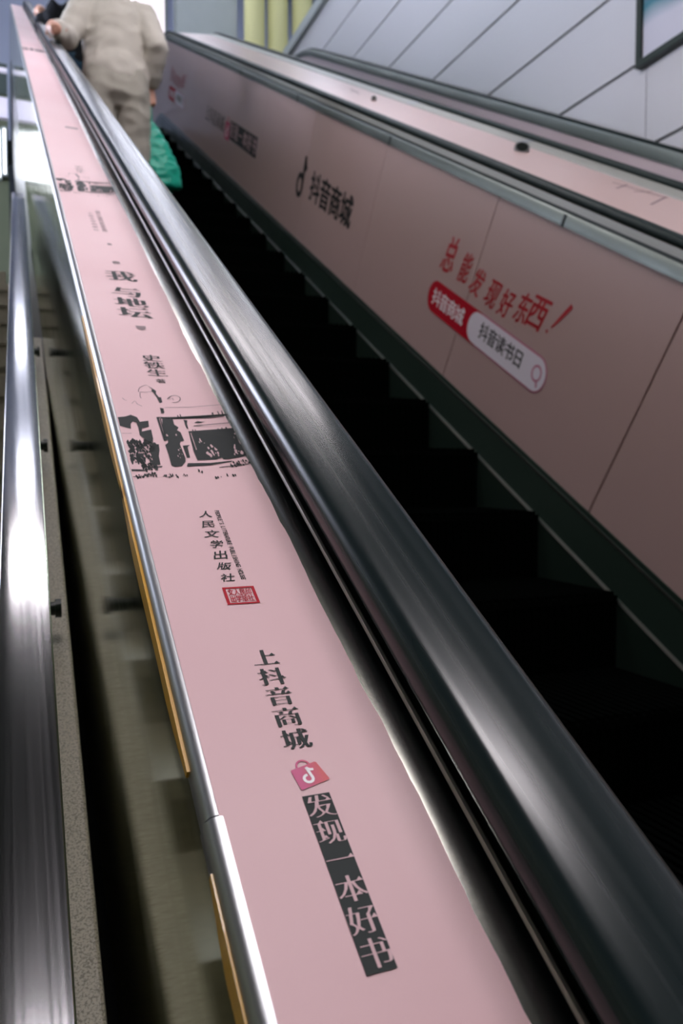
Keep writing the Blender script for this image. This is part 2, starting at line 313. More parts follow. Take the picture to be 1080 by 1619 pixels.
fr = MB(); fr.box(2.25, 3.05, 16.33, 16.4, Z(9.8), Z(9.85)).box(2.25, 3.05, 16.33, 16.4, Z(8.4), Z(8.45)).box(2.25, 2.30, 16.33, 16.4, Z(8.45), Z(9.8)).box(3.0, 3.05, 16.33, 16.4, Z(8.45), Z(9.8))
fr.build('window_frame', M['plaster'], wn)
structure(MB().box(2.62, 3.62, 13.2, 13.5, Z(4.42), Z(10)).build('wall_partition', M['plaster']))

# ------------------------------------------------------------------ lamps
def lamp(x0, x1, y, wd, z, name, m, label, group):
    r = empty(name, ((x0+x1)/2, y, Z(z)))
    a = MB(); L = (x1-x0)/2; h = wd/2
    a.box(-L-.02, L+.02, -h-.02, h+.02, -.03, 0); bevel(a.build('housing', M['lamp_body'], r))
    d = MB(); d.box(-L, L, -h, h, -.045, -.0305); d.build('diffuser', M[m], r)
    return tag(r, label, 'ceiling light', group)
lamp(-.4, 2.2, .45, .30, 3.6, 'ceiling_lamp', 'lamp', 'long fluorescent lamp set across the low ceiling above the foot of the escalator', 'lamps over the lower flight')
lamp(-.4, 2.2, 3.42, .15, 3.6, 'ceiling_lamp', 'lamp_dim', 'long fluorescent lamp set across the low ceiling just before it steps up', 'lamps over the lower flight')
for x in (.4, 2.4, 5.2):
    for y in (6.2, 9.6, 13.0):
        lamp(x-.75, x+.75, y, .4, 9.985, 'hall_lamp', 'hall_lamp', 'cool white lamp panel in the high hall ceiling', 'lamps in the high ceiling')

# ------------------------------------------------------------------ escalator nearest the eye
BASE = Vector((1.0, -1.2, -1.35))
esc = tag(empty('escalator', to_world(*BASE), TH), 'escalator with pink printed panels climbing between the steel stair rail and the second escalator', 'escalator')
S0 = -1.2
def part(name, prof, m, parent=esc, s0=S0, s1=None, closed=True, smooth=True, base=BASE, step=None):
    v, f = sweep(prof, s0, s1, closed, base, step); return mesh_ob(name, v, f, M[m], parent, smooth)
D = -.36
# outer side: dark base, mirror cladding, amber strip, rounded steel edge
part('base_panel', [(.095, -1.75), (.13, -1.75), (.13, -.86), (.095, -.86)], 'truss', s0=-.6, smooth=False)
part('outer_cladding', [(.0925, -.88), (.12, -.88), (.12, -.371), (.0925, -.371)], 'cladding', smooth=False)
part('edge_trim', [(.0905, -.374), (.0905, -.369), (.0915, -.3635), (.0945, -.3602), (.0985, -.3592), (.1035, -.3598), (.1035, -.372)], 'trim_steel', s1=.262)
part('edge_trim', [(.0912, -.374), (.0912, -.370), (.0922, -.3645), (.0948, -.3612), (.0985, -.3602), (.1035, -.3602), (.1035, -.372)], 'trim_steel', s0=.2635)
def amber(s0, s1, wd):
    k = 14; v = []; f = []
    for i in range(k+1):
        t = i/k; s = s0+(s1-s0)*t; h = wd*min(1, 5*t+.02, 5*(1-t)+.02)*(.85+.15*math.sin(9*t+s0*7))
        for x, n_ in ((.0896, -.3672), (.0896, -.372-h), (.0925, -.372-h), (.0925, -.3672)): v.append((x-BASE.x, s-BASE.y, n_-BASE.z))
    for i in range(k):
        for j in range(4): a, b = i*4+j, i*4+(j+1) % 4; f.append((a, b, b+4, a+4))
    f += [(0, 1, 2, 3), (4*k, 4*k+1, 4*k+2, 4*k+3)]
    return mesh_ob('protective_strip', v, f, M['amber'], esc)
amber(.02, .235, .013); amber(.30, .62, .0105); amber(.60, 1.05, .008)
# deck: steel plate, rising slightly towards the handrail, with the pink film on it
def deck_n(x): 
    return D+.15*max(0, x-.196)
xs = [.1036]+[.18+.005*i for i in range(10)]+[.2334]
part('deck_plate', [(x, deck_n(x)-.0008) for x in xs]+[(.2334, -.375), (.1036, -.375)], 'steel_deck')
# film with a slightly ragged hand-cut right edge
st = []; s = S0
rg = random.Random(3)
while s < S_END+.2: st.append(s); s += .012 if -.1 < s < 1.6 else .12
fx = [.0992, .12, .15, .18, .187, .194, .201]; v = []; f = []
off = 0
for i, s in enumerate(st):
    off = off*.7+rg.uniform(-.0007, .0007)
    row = fx+[.2112+off+.0012*math.sin(s*5)]
    for x in row: v.append((x-BASE.x, s-BASE.y, deck_n(x)+.0002-BASE.z -0 if x > .1036 else D+.0005-BASE.z))
    if i:
        k = len(row)
        for j in range(k-1): a = (i-1)*k+j; f.append((a, a+1, a+1+k, a+k))
film = mesh_ob('deck_film', v, f, M['film'], esc, True)
film['label'] = 'pink film printed with a book cover'
def on_deck(u, v_, lift=0.): return (u-BASE.x, v_-BASE.y, deck_n(u)+.0007+lift-BASE.z)
# handrail guide, handrail
part('handrail_guide', [(.2335, -.375), (.2335, -.3545), (.2342, -.3525), (.2362, -.3523), (.2372, -.355), (.2380, -.361), (.285, -.361), (.285, -.375)], 'rim_steel')
def handrail(x, n_, w_, h, name='handrail', parent=esc, m='rubber', base=BASE):
    """C-section rubber rail, top at n_, w_ wide, h deep"""
    o = rbox(x-w_/2, x+w_/2, n_-h, n_, h*.46, 7)
    # flatten into the domed top of a real handrail
    o = [(a, b+(.0025*(1-((a-x)/(w_/2))**2) if b > n_-h*.5 else 0)) for a, b in o]
    return part(name, o, m, parent, base=base)
handrail(.258, -.303, .072, .030)
part('handrail_guide', [(.243, -.361), (.273, -.361), (.273, -.331), (.243, -.331)], 'dark_trim', smooth=False)
# inner left balustrade
part('balustrade_panel', [(.286, -1.15), (.300, -1.15), (.300, -.345), (.286, -.345)], 'shaded_film', smooth=False)
part('skirt_panel', [(.286, -1.50), (.318, -1.50), (.318, -1.29), (.306, -1.15), (.286, -1.15)], 'skirt', smooth=False)
# right balustrade
PX = 1.75
part('skirt_panel', [(1.722, -1.62), (1.80, -1.62), (1.80, -1.152), (1.746, -1.152), (1.744, -1.17), (1.728, -1.296), (1.722, -1.302)], 'skirt', smooth=False)
part('skirt_line', [(1.720, -1.302), (1.724, -1.294), (1.729, -1.294), (1.726, -1.302)], 'alu', smooth=False)
part('skirt_line', [(1.7415, -1.176), (1.7425, -1.168), (1.748, -1.168), (1.746, -1.176)], 'alu', smooth=False)
# pink inner panels, one per bay, with open joints a hair wide
seams = [-1.2, -.52, .59, 1.7275, 2.837, 3.968, 5.09, 6.2, 7.31, 8.42, 9.53, S_END]
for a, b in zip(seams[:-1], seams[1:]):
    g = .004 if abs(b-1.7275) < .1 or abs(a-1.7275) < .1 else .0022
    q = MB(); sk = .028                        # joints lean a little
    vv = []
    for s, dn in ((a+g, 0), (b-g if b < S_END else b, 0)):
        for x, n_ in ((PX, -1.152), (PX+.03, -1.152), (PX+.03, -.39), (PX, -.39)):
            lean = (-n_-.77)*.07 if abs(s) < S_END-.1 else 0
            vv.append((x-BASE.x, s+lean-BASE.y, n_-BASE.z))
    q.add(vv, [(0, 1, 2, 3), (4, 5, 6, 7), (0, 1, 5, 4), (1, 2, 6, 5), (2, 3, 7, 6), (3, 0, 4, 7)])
    q.build('balustrade_panel', M['shaded_film'], esc)
st_ = [p for p in path_stations(S0) if p[0].x >= S_END-1e-6]; v = []; f = []
for p, nn in st_:
    for x, n_ in ((PX, -1.152), (PX+.03, -1.152), (PX+.03, -.39), (PX, -.39)):
        q = p+nn*n_; v.append((x-BASE.x, q.x-BASE.y, q.y-BASE.z))
for j in range(len(st_)-1):
    for i in range(4): a, b = j*4+i, j*4+(i+1) % 4; f.append((a, b, b+4, a+4))
mesh_ob('balustrade_panel', v, f+[tuple(range(4)), tuple(range(len(v)-4, len(v)))], M['shaded_film'], esc)
part('panel_backing', [(PX+.032, -1.152), (PX+.05, -1.152), (PX+.05, -.38), (PX+.032, -.38)], 'wall_gap', smooth=False)
part('panel_trim', [(1.744, -.392), (1.752, -.392), (1.80, -.37), (1.80, -.355), (1.752, -.350), (1.746, -.356)], 'inner_trim')
for k in range(4):                              # joint sleeves of the trim
    s = 2.36+1.55*k
    part('trim_joint', [(1.7415, -.394), (1.750, -.394), (1.750, -.353), (1.7435, -.353)], 'dark_trim', s0=s, s1=s+.014, smooth=False)
part('handrail_guide', [(1.760, -.355), (1.82, -.355), (1.82, -.32), (1.760, -.32)], 'dark_trim', smooth=False)
part('handrail_lip', [(1.757, -.340), (1.762, -.340), (1.762, -.317), (1.757, -.317)], 'strip_grey', smooth=False)
handrail(1.794, -.2905, .072, .025, m='rubber_far')

# steps
sv = MB(); td, rh = .40, .40*math.tan(TH)
X0, X1 = -.70+.02, .70-.0
for k in range(48):                              # grooved tread
    x = X0+(X1-X0)*k/48; sv.box(x, x+(X1-X0)/96, 0, td, -.012, 0)
sv.box(X0, X1, 0, td+.006, -.03, -.012)
tread_me = None
rv = MB(); rv.box(X0, X1, .004, .03, -rh-.025, -.03)
for k in range(48):
    x = X0+(X1-X0)*k/48; rv.box(x, x+(X1-X0)/96, -.003, .004, -rh, -.03)
pitch = td/CT
i0 = -1
for i in range(i0, 23):
    s = i*pitch+.10
    e = empty('step', (1.02-BASE.x, s-BASE.y, -1.27-BASE.z), -TH); e.parent = esc
    if tread_me is None:
        a = sv.build('tread', M['step'], e); b = rv.build('riser', M['step_dark'], e); tread_me = (a, b)
    else:
        for q in tread_me: c = q.copy(); COL.objects.link(c); c.parent = e
e0 = part('landing_plate', [(.318, -1.30), (1.72, -1.30), (1.72, -1.34), (.318, -1.34)], 'skirt', s0=S_END+.1, smooth=False)

# ---- prints on the deck film
P = Print(on_deck)
for ch, s in zip('上抖音商城', (.3782, .3600, .3422, .3243, .3063)): P.add(glyph(ch, .030, -.020, .15), .0180, .0166, .1556, s)
P.build('slogan_print', 'ink_grey', film)
P = Print(on_deck); P.poly([(.1466, .1648), (.1625, .1648), (.1630, .2656), (.1468, .2656)]); P.build('slogan_box', 'ink_grey', film)
P = Print(on_deck)
for i, ch in enumerate('发现一本好书'): P.add(glyph(ch, .018, -.024, .15), .0162, .0158, .1549, .2572-.01675*i)
P.build('slogan_print', 'cream_ink', film, .0003)
# shopping-bag mark
P = Print(on_deck); bu, bv, br = .1551, .2806, math.radians(14)
body = [(-.5, -.46), (-.46, -.5), (.46, -.5), (.5, -.46), (.45, .28), (.41, .32), (-.41, .32), (-.45, .28)]
kx, ky = .0192, .0178
P.add((body, [tuple(range(8))]), kx, ky, bu, bv, br); P.add(ribbon(arc(-.0, .30, .21, .24, 0, 180, 14), .06), kx, ky, bu, bv, br)
bagm = P.build('shopping_bag_mark', 'magenta', film)
nt = M['magenta'].node_tree; bb = nt.nodes['Principled BSDF']           # printed colour runs from magenta to red across the mark
tc = nt.nodes.new('ShaderNodeTexCoord'); sp = nt.nodes.new('ShaderNodeSeparateXYZ'); mr = nt.nodes.new('ShaderNodeMapRange'); mx = nt.nodes.new('ShaderNodeMix'); mx.data_type = 'RGBA'
nt.links.new(tc.outputs['Generated'], sp.inputs[0]); nt.links.new(sp.outputs['X'], mr.inputs[0]); mr.inputs[1].default_value = .25; mr.inputs[2].default_value = .85
mx.inputs[6].default_value = (.52, .03, .17, 1); mx.inputs[7].default_value = (.56, .04, .055, 1)
nt.links.new(mr.outputs[0], mx.inputs[0]); nt.links.new(mx.outputs[2], bb.inputs['Base Color'])
P = Print(on_deck)
q = Print(None); note_logo(q, 0, 0, .62)
P.add((q.v, q.f), kx*.95, ky*1.0, bu, bv-.0012, br); P.build('note_mark', 'white_ink', film, .0003)
# seal
def frame_rect(p, u0, u1, v0, v1, tu, tv):
    p.poly([(u0, v0), (u1, v0), (u1, v0+tv), (u0, v0+tv)]); p.poly([(u0, v1-tv), (u1, v1-tv), (u1, v1), (u0, v1)])
    p.poly([(u0, v0+tv), (u0+tu, v0+tv), (u0+tu, v1-tv), (u0, v1-tv)]); p.poly([(u1-tu, v0+tv), (u1, v0+tv), (u1, v1-tv), (u1-tu, v1-tv)])
P = Print(on_deck); u0, u1, v0, v1 = .1434, .1676, .4360, .4562
frame_rect(P, u0, u1, v0, v1, .0022, .0016)
cw, chh = (u1-u0-.0062)/4, (v1-v0-.0048)/2
for r_, row in enumerate(('文人民印', '出学版社')):
    for c_, ch in enumerate(row): P.add(glyph(ch, .012, .012), cw*1.02, chh*1.02, u0+.0031+cw*(c_+.5), v1-.0024-chh*(r_+.5))
P.build('seal_print', 'red', film)
# publisher: brushed characters and the small English line beside them
P = Print(on_deck); rg = random.Random(11)
for i, ch in enumerate('人民文学出版社'):
    s = .5566-i*.01478
    P.add(glyph(ch, .014, .004), .0118*rg.uniform(.9, 1.1), .0106*rg.uniform(.9, 1.1), .1512+rg.uniform(-.0006, .0006), s, rg.uniform(-.12, .18), .22)
P.build('publisher_print', 'ink', film)
P = Print(on_deck); t = "PEOPLE'S LITERATURE PUBLISHING HOUSE"; n_ = len(t)
for i, ch in enumerate(t):
    if ch != ' ': P.add(glyph(ch, .03, .03, cjk=False), .0031, .0036, .1622, .5625-(i+.5)*.0979/n_, -math.pi/2)
P.build('publisher_line', 'ink', film)
# author, title and small ornaments
P = Print(on_deck)
for ch, s in zip('史铁生', (.897, .8755, .854)): P.add(glyph(ch, .014, -.008, .06), .0235, .0205, .1563, s)
P.add(glyph('著', .012, .0), .0112, .0118, .1571, .8312); P.build('author_print', 'ink', film)
for ch, s, h in zip('我与地坛', (1.2125, 1.1375, 1.0940, 1.0530), (.050, .044, .040, .042)):
    P = Print(on_deck); P.add(glyph(ch, .034, -.020, .14), .044, h, .1573, s); P.build('title_character', 'ink', film)
for L in ([(.1513, 1.0035), (.1643, 1.0045), (.1635, .994), (.1578, .9885), (.1525, .994)],
          [(.1530, 1.2740), (.1644, 1.2760), (.1634, 1.2860), (.1575, 1.2885), (.1525, 1.2850)],
          [(.1555, 1.3790), (.1628, 1.3800), (.1620, 1.3880), (.1560, 1.3900)]):
    P = Print(on_deck); P.poly(L); P.build('ornament_print', 'ink_soft', film)
# cover drawing: a walled gate in black, with pale gaps
def inside(pt, poly):
    x, y = pt; r = False; j = len(poly)-1
    for i in range(len(poly)):
        if (poly[i][1] > y) != (poly[j][1] > y) and x < (poly[j][0]-poly[i][0])*(y-poly[i][1])/(poly[j][1]-poly[i][1])+poly[i][0]: r = not r
        j = i
    return r
def blobs(p, poly, count, size, rg, sh, stretch=3.2):
    xs_ = [q[0] for q in poly]; ys_ = [q[1] for q in poly]; n_ = 0
    for _ in range(count*30):
        c = (rg.uniform(min(xs_), max(xs_)), rg.uniform(min(ys_), max(ys_)))
        if not inside(c, poly): continue
        r = size*1.35e-4*rg.uniform(.5, 1.5); k = 7; a0 = rg.uniform(0, 6)
        p.poly([(c[0]+r*rg.uniform(.5, 1.2)*math.cos(a0+6.283*i/k), c[1]+sh+stretch*r*rg.uniform(.5, 1.2)*math.sin(a0+6.283*i/k)) for i in range(k)])
        n_ += 1
        if n_ >= count: break
def cover_drawing(sh, ksc=1.):
    rg = random.Random(5); P = Print(on_deck); sc = lambda L: [((1.000e-1 if a < 1060 else a*1e-4), b*1e-4+sh) for a, b in L]
    for L in DRAW_POLYS: P.poly(sc(L))
    for L, wd in DRAW_LINES: P.add(ribbon(sc(L), wd*6.5e-4))
    for L, c, r in DRAW_BLOBS: blobs(P, [(max(.1002, a*1e-4), b*1e-4) for a, b in L], int(c*1.5), r, rg, sh)
    P.build('cover_drawing', 'ink', film)
    P = Print(on_deck)
    for L, c, r in DRAW_GAPS: blobs(P, [(a*1e-4, b*1e-4) for a, b in L], c, r, rg, sh)
    P.build('drawing_gap', 'cream_ink', film, .0003)
cover_drawing(0)
cover_drawing(1.125)
cover_drawing(4.4)
P = Print(on_deck)
for i, ch in enumerate('人民文学出版社'): P.add(glyph(ch, .01, .0), .0100, .0120, .1455, 1.585-i*.0195)
P.build('publisher_print', 'ink_soft', film)
P = Print(on_deck)
for i, ch in enumerate(t):
    if ch != ' ': P.add(glyph(ch, .03, .03, cjk=False), .0040, .0080, .1600, 1.612-(i+.5)*.150/n_, -math.pi/2)
for ch, s in zip('史铁生', (2.02, 1.99, 1.965)): P.add(glyph(ch, .01, -.008), .020, .020, .157, s)
P.poly([(.162, 2.575), (.196, 2.575), (.196, 2.60), (.162, 2.60)])
P.build('far_print', 'ink_soft', film)

# ---- prints on the right inner panels
def on_panel(u, v_, lift=0.): return (PX-.0012-lift-BASE.x, -u-BASE.y, v_-BASE.z)
pan = mesh_ob('panel_print', [on_panel(-3.16, -.9), on_panel(-3.159, -.9), on_panel(-3.159, -.899)], [(0, 1, 2)], M['shaded_film'], esc)
def pill(s_left):
    """search-bar print; u runs down the slope"""
    u0, u1, v0, v1 = -s_left, -s_left+.985, -.948, -.813; h = (v1-v0)/2; vc = (v0+v1)/2
    def rr(g): return arc(u1-h, vc, h-g, h-g, -90, 90, 14)+arc(u0+h, vc, h-g, h-g, 90, 270, 14)
    P = Print(on_panel); P.poly(rr(0)); P.build('search_bar_edge', 'pill_edge', esc)
    us = u0+.385
    P = Print(on_panel); P.poly([(us+h+.02, v0), (us+h+.02, v1)]+arc(u0+h, vc, h, h, 90, 270, 14)); P.build('search_bar_tag', 'red', esc, .0004)
    P = Print(on_panel); P.poly(arc(u1-h, vc, h-.006, h-.006, -90, 90, 14)+arc(us+h, vc, h-.003, h-.006, 90, 270, 14)); P.build('search_bar', 'pill_white', esc, .0008)
    P = Print(on_panel)
    for i, ch in enumerate('抖音商城'): P.add(glyph(ch, .018, .014), .078, .074, u0+.085+.0745*i, vc)
    P.build('search_bar_print', 'white_ink', esc, .0012)
    P = Print(on_panel)
    for i, ch in enumerate('抖音读书日'): P.add(glyph(ch, .018, .014), .068, .068, u0+.522+.0672*i, vc+.006)
    P.build('search_bar_print', 'ink', esc, .0012)
    P = Print(on_panel); P.add(ribbon(arc(0, 0, .027, .027, 0, 360, 24), .0075)); P.add(ribbon([(.012, -.024), (.022, -.045)], .009))
    P.v = [(x+u1-.062, y+vc+.004) for x, y in P.v]; P.build('search_icon', 'pill_edge', esc, .0012)
def brush_slogan(s_left):
    P = Print(on_panel); rg = random.Random(2); u0 = -s_left
    spec = (('总', .072, -.690, .115, .150), ('能', .222, -.700, .085, .120), ('发', .340, -.722, .090, .110), ('现', .470, -.726, .090, .115),
            ('好', .580, -.728, .088, .105), ('东', .690, -.708, .085, .115), ('西', .785, -.690, .115, .125))
    for ch, du, v_, w_, h in spec: P.add(glyph(ch, .018, .012), w_, h*1.05, u0+du, v_, rg.uniform(-.06, .1), .28)
    P.add(ribbon([(.955, -.606), (.925, -.650), (.885, -.708)], [.018, .016, .006])); k = len(P.v)
    P.v[k-6:] = [(x+u0, y) for x, y in P.v[k-6:]]
    P.add(ribbon(arc(u0+.868, -.727, .004, .004, 0, 330, 8), .006))
    P.build('brush_slogan', 'red_brush', esc)
def mall_logo(s_left):
    P = Print(on_panel); u0 = -s_left
    q = Print(None)
    q.add(ribbon(arc(-.02, -.22, .2, .24, 0, 360, 24), .13)); q.add(ribbon([(.17, -.25), (.17, .5)], .14)); q.add(ribbon([(.17, .5), (.22, .3), (.34, .2)], [.12, .16, .13]))
    P.add((q.v, q.f), .26, .25, u0+.11, -.785)
    for i, ch in enumerate('抖音商城'): P.add(glyph(ch, .028, .022), .185, .175, u0+.405+.186*i, -.800)
    P.build('mall_logo', 'ink', esc)
def book_slogan(s_left):
    u0 = -s_left; P = Print(on_panel)
    for i, ch in enumerate('上抖音商城'): P.add(glyph(ch, .012, -.012), .155, .14, u0+.09+.158*i, -.815)
    P.build('book_slogan', 'ink_grey', esc)
    P = Print(on_panel); P.poly([(u0+1.02, -.745), (u0+1.91, -.737), (u0+1.91, -.885), (u0+1.02, -.89)]); P.build('slogan_box', 'ink_grey', esc)
    P = Print(on_panel)
    for i, ch in enumerate('发现一本好书'): P.add(glyph(ch, .010, -.012), .14, .13, u0+1.095+.148*i, -.813)
    P.build('book_slogan', 'cream_ink', esc, .0006)
    P = Print(on_panel); P.add((body, [tuple(range(8))]), .17, .17, u0+.925, -.825); P.add(ribbon(arc(0, .3, .2, .22, 0, 180, 10), .06), .17, .17, u0+.925, -.825)
    P.build('shopping_bag_mark', 'magenta', esc)
    P = Print(on_panel); note_logo(P, u0+.925, -.84, .10); P.build('note_mark', 'white_ink', esc, .0006)
bpy.data.objects.remove(pan)
pill(3.168); brush_slogan(3.135); mall_logo(5.28); book_slogan(8.20); pill(10.25); brush_slogan(10.20)

# ------------------------------------------------------------------ second escalator
B2 = Vector((2.9, -1.2, -1.35))
es2 = tag(empty('escalator', to_world(*B2), TH), 'farther escalator beside the panelled wall, showing pink divider and dark handrails', 'escalator')
def part2(name, prof, m, smooth=False, **k): return part(name, prof, m, es2, base=B2, smooth=smooth, **k)
dv = part2('divider_deck', [(1.835, -.42), (1.838, -.300), (1.85, -.294), (1.95, -.2809), (2.05, -.2688), (2.15, -.2567), (2.2, -.2506), (2.207, -.262), (2.207, -.42)], 'shaded_film')  # shade put into the film colour against the lamp overhead
dv['label'] = 'pink printed divider deck'
def slope_n(x): return -.293+(x-1.85)*.1211
def on_div(x, s, lift=0.): return (x-B2.x, s-B2.y, slope_n(x)+.0008+lift-B2.z)
P = Print(on_div)
for L in ([(2.06, 2.55), (2.16, 2.62)], [(2.10, 2.50), (2.18, 2.50)], [(2.02, 2.30), (2.18, 2.42)], [(2.12, 2.66), (2.17, 2.40)], [(2.03, 5.3), (2.12, 5.4)], [(2.05, 5.2), (2.1, 5.5)]): P.add(ribbon(L, .01))
P.build('cover_drawing', 'ink_soft', dv)
for s, x in ((3.30, 2.10), (4.9, 2.03)):
    q = MB(); c = Vector((x-B2.x, s-B2.y, slope_n(x)-B2.z)); up = Vector((-.35, -.45, .82)).normalized()
    q.cyl(c-up*.02, c+up*.020, .034 if s < 4 else .016, 20); k = q.build('socket', M['trim_steel'], es2, True)
    q = MB(); q.cyl(c+up*.0201, c+up*.0225, .026 if s < 4 else .012, 20); q.build('socket_hole', M['truss'], k, True)
part2('deck_trim', [(2.207, -.30), (2.210, -.2485), (2.285, -.2290), (2.30, -.2345), (2.30, -.30)], 'strip_grey', smooth=True)
for k in range(6):
    s = 2.2+1.3*k; part2('trim_joint', [(2.214, -.252), (2.216, -.2460), (2.282, -.2285), (2.284, -.235)], 'trim_steel', s0=s, s1=s+.05)
def hr2(x, n_, w_, h): 
    o = rbox(x-w_/2, x+w_/2, n_-h, n_, h*.46, 7); return part('handrail', o, 'rubber_far', es2, base=B2)
hr2(2.336, -.2085, .072, .024)
part2('handrail_guide', [(2.312, -.32), (2.368, -.32), (2.368, -.231), (2.312, -.231)], 'dark_trim')
part2('balustrade_panel', [(2.37, -1.25), (2.38, -1.25), (2.38, -.30), (2.37, -.30)], 'far_panel')
part2('balustrade_panel', [(3.45, -1.25), (3.47, -1.25), (3.47, -.242), (3.45, -.242)], 'far_panel')
part2('panel_trim', [(3.443, -.244), (3.45, -.244), (3.475, -.235), (3.475, -.178), (3.45, -.172), (3.443, -.180)], 'inner_trim', smooth=True)
part2('handrail_guide', [(3.475, -.24), (3.56, -.24), (3.56, -.174), (3.475, -.174)], 'dark_trim')
hr2(3.515, -.154, .072, .02)
part2('wall_deck', [(3.56, -.26), (3.785, -.26), (3.785, -.20), (3.56, -.20)], 'dark_trim')
part2('skirt_panel', [(2.38, -1.6), (2.40, -1.6), (2.40, -1.25), (2.38, -1.25)], 'skirt')
part2('skirt_panel', [(3.43, -1.6), (3.45, -1.6), (3.45, -1.25), (3.43, -1.25)], 'skirt')
for i in range(-1, 23):
    s = i*pitch+.10; e = empty('step', (2.915-B2.x, s-B2.y, -1.37-B2.z), -TH); e.parent = es2
    for q in tread_me: c = q.copy(); COL.objects.link(c); c.parent = e; c.scale = (.735, 1, 1)

# ------------------------------------------------------------------ stairs with the steel rail
s2v = Vector((.01387, .90794, .41886)).normalized(); x2v = s2v.cross(Vector((0, 0, 1))).normalized(); n2v = x2v.cross(s2v)
def st_pt(x, s, n_): p = x2v*x+s2v*s+n2v*n_; return Vector((p.x, p.y, p.z+OZ))
stair = tag(empty('staircase', st_pt(-.9, .2, -1.3)), 'stone staircase with a speckled terrazzo kerb left of the escalator', 'stairs')
stair_o = stair.location.copy()
def st_box(b, x0, x1, s0, s1, n0, n1, o):
    v = [st_pt(x, s, n_)-o for n_ in (n0, n1) for s in (s0, s1) for x in (x0, x1)]
    return b.add(v, [(0, 2, 3, 1), (4, 5, 7, 6), (0, 1, 5, 4), (2, 6, 7, 3), (0, 4, 6, 2), (1, 3, 7, 5)])
b = MB(); st_box(b, .020, .0575, -.8, 2.5, -1.1, -.70, stair_o); bevel(b.build('terrazzo_kerb', M['terrazzo'], stair), .004)
a2 = math.asin(s2v.z)
for i in range(-2, 15):
    p = st_pt(-.98, i*.30/math.cos(a2), -1.02); q = p-stair_o; h = .30*math.tan(a2)
    if p.z-h < .02: continue
    m_ = MB(); m_.box(q.x-.95, q.x+.95, q.y, q.y+.34, q.z-h, q.z-.0); m_.box(q.x-.95, q.x+.95, q.y-.02, q.y+.02, q.z-.035, q.z+.002)
    m_.build('step', M['stone'], stair)
pl = st_pt(-.98, 15*.30/math.cos(a2), -1.02)
structure(MB().box(-3.2, .0, pl.y, 9.5, pl.z-.3, pl.z).build('floor_landing', M['stone']))
rail = tag(empty('stair_railing', st_pt(0, .3, -.62)), 'brushed steel flat-topped stair rail at the left edge beside the escalator', 'railing')
ro = rail.location.copy()
def rail_sweep(prof, s0, s1, tail=True):
    v = []; st = [(st_pt(0, s0+(s1-s0)*i/24, 0), n2v) for i in range(25)]
    if tail:                                    # end bends level
        p = st[-1][0]
        for i in range(1, 7):
            a = a2*(1-i/6); t_ = Vector((s2v.x, math.cos(a), math.sin(a))).normalized(); p = p+t_*.035; nn = x2v.cross(t_); st.append((p, nn))
    for c, nn in st:
        for x, n_ in prof: v.append(c+x2v*x+nn*(n_ if c is None else n_)-ro)
    k = len(prof); f = [(j*k+i, j*k+(i+1) % k, (j+1)*k+(i+1) % k, (j+1)*k+i) for j in range(len(st)-1) for i in range(k)]
    return v, f+[tuple(range(k)), tuple(range(len(v)-k, len(v)))]
v, f = rail_sweep(rbox(-.0245, .0215, -.468, -.45, .0016, 3), -.6, 3.75); mesh_ob('rail_cap', v, f, M['rail_steel'], rail, True)
v, f = rail_sweep([(-.004, -.66), (.004, -.66), (.004, -.468), (-.004, -.468)], -.6, 3.6, False); mesh_ob('rail_web', v, f, M['frame_dark'], rail)
for s in (.33, .98, 1.56, 2.2):
    q = MB(); p = st_pt(.003, s, -.655)-ro; q.cyl(p, p+x2v*.034, .0095, 16); q.cyl(p+x2v*.034, p+x2v*.042, .013, 16); q.build('standoff', M['frame_dark'], rail, True)

# ------------------------------------------------------------------ poster and columns
po = tag(empty('wall_poster', (WX, 2.9, Z(2.6))), 'dark framed poster on the panelled wall at the upper right', 'poster')
fr = MB(); W_, H_, t = 1.21, 1.6, .045
fr.box(-.05, 0, -W_, W_, 0, t).box(-.05, 0, -W_, W_, H_-t, H_).box(-.05, 0, -W_, -W_+t, t, H_-t).box(-.05, 0, W_-t, W_, t, H_-t)
bevel(fr.build('frame', M['frame_dark'], po))
pm = mat('poster_print', (.1, .3, .35), .3)
nt = pm.node_tree; bb = nt.nodes['Principled BSDF']; tc = nt.nodes.new('ShaderNodeTexCoord'); nz = nt.nodes.new('ShaderNodeTexNoise'); sp = nt.nodes.new('ShaderNodeSeparateXYZ')
ad = nt.nodes.new('ShaderNodeMath'); ad.operation = 'MULTIPLY_ADD'; ad.inputs[1].default_value = .35; cr = nt.nodes.new('ShaderNodeValToRGB')
nz.inputs['Scale'].default_value = 2.2; nt.links.new(tc.outputs['Generated'], nz.inputs['Vector']); nt.links.new(tc.outputs['Generated'], sp.inputs[0])
nt.links.new(nz.outputs['Fac'], ad.inputs[0]); nt.links.new(sp.outputs['Z'], ad.inputs[2]); nt.links.new(ad.outputs[0], cr.inputs[0]); nt.links.new(cr.outputs[0], bb.inputs['Base Color'])
el = cr.color_ramp.elements; el[0].position = .26; el[0].color = (.62, .62, .70, 1); el[1].position = .33; el[1].color = (.05, .22, .28, 1)
for p_, c_ in ((.42, (.22, .24, .28)), (.5, (.03, .16, .24)), (.62, (.01, .02, .05))): e_ = el.new(p_); e_.color = (*c_, 1)
pb = MB(); pb.box(-.03, -.005, -W_+t, W_-t, t, H_-t); pb.build('picture', pm, po)
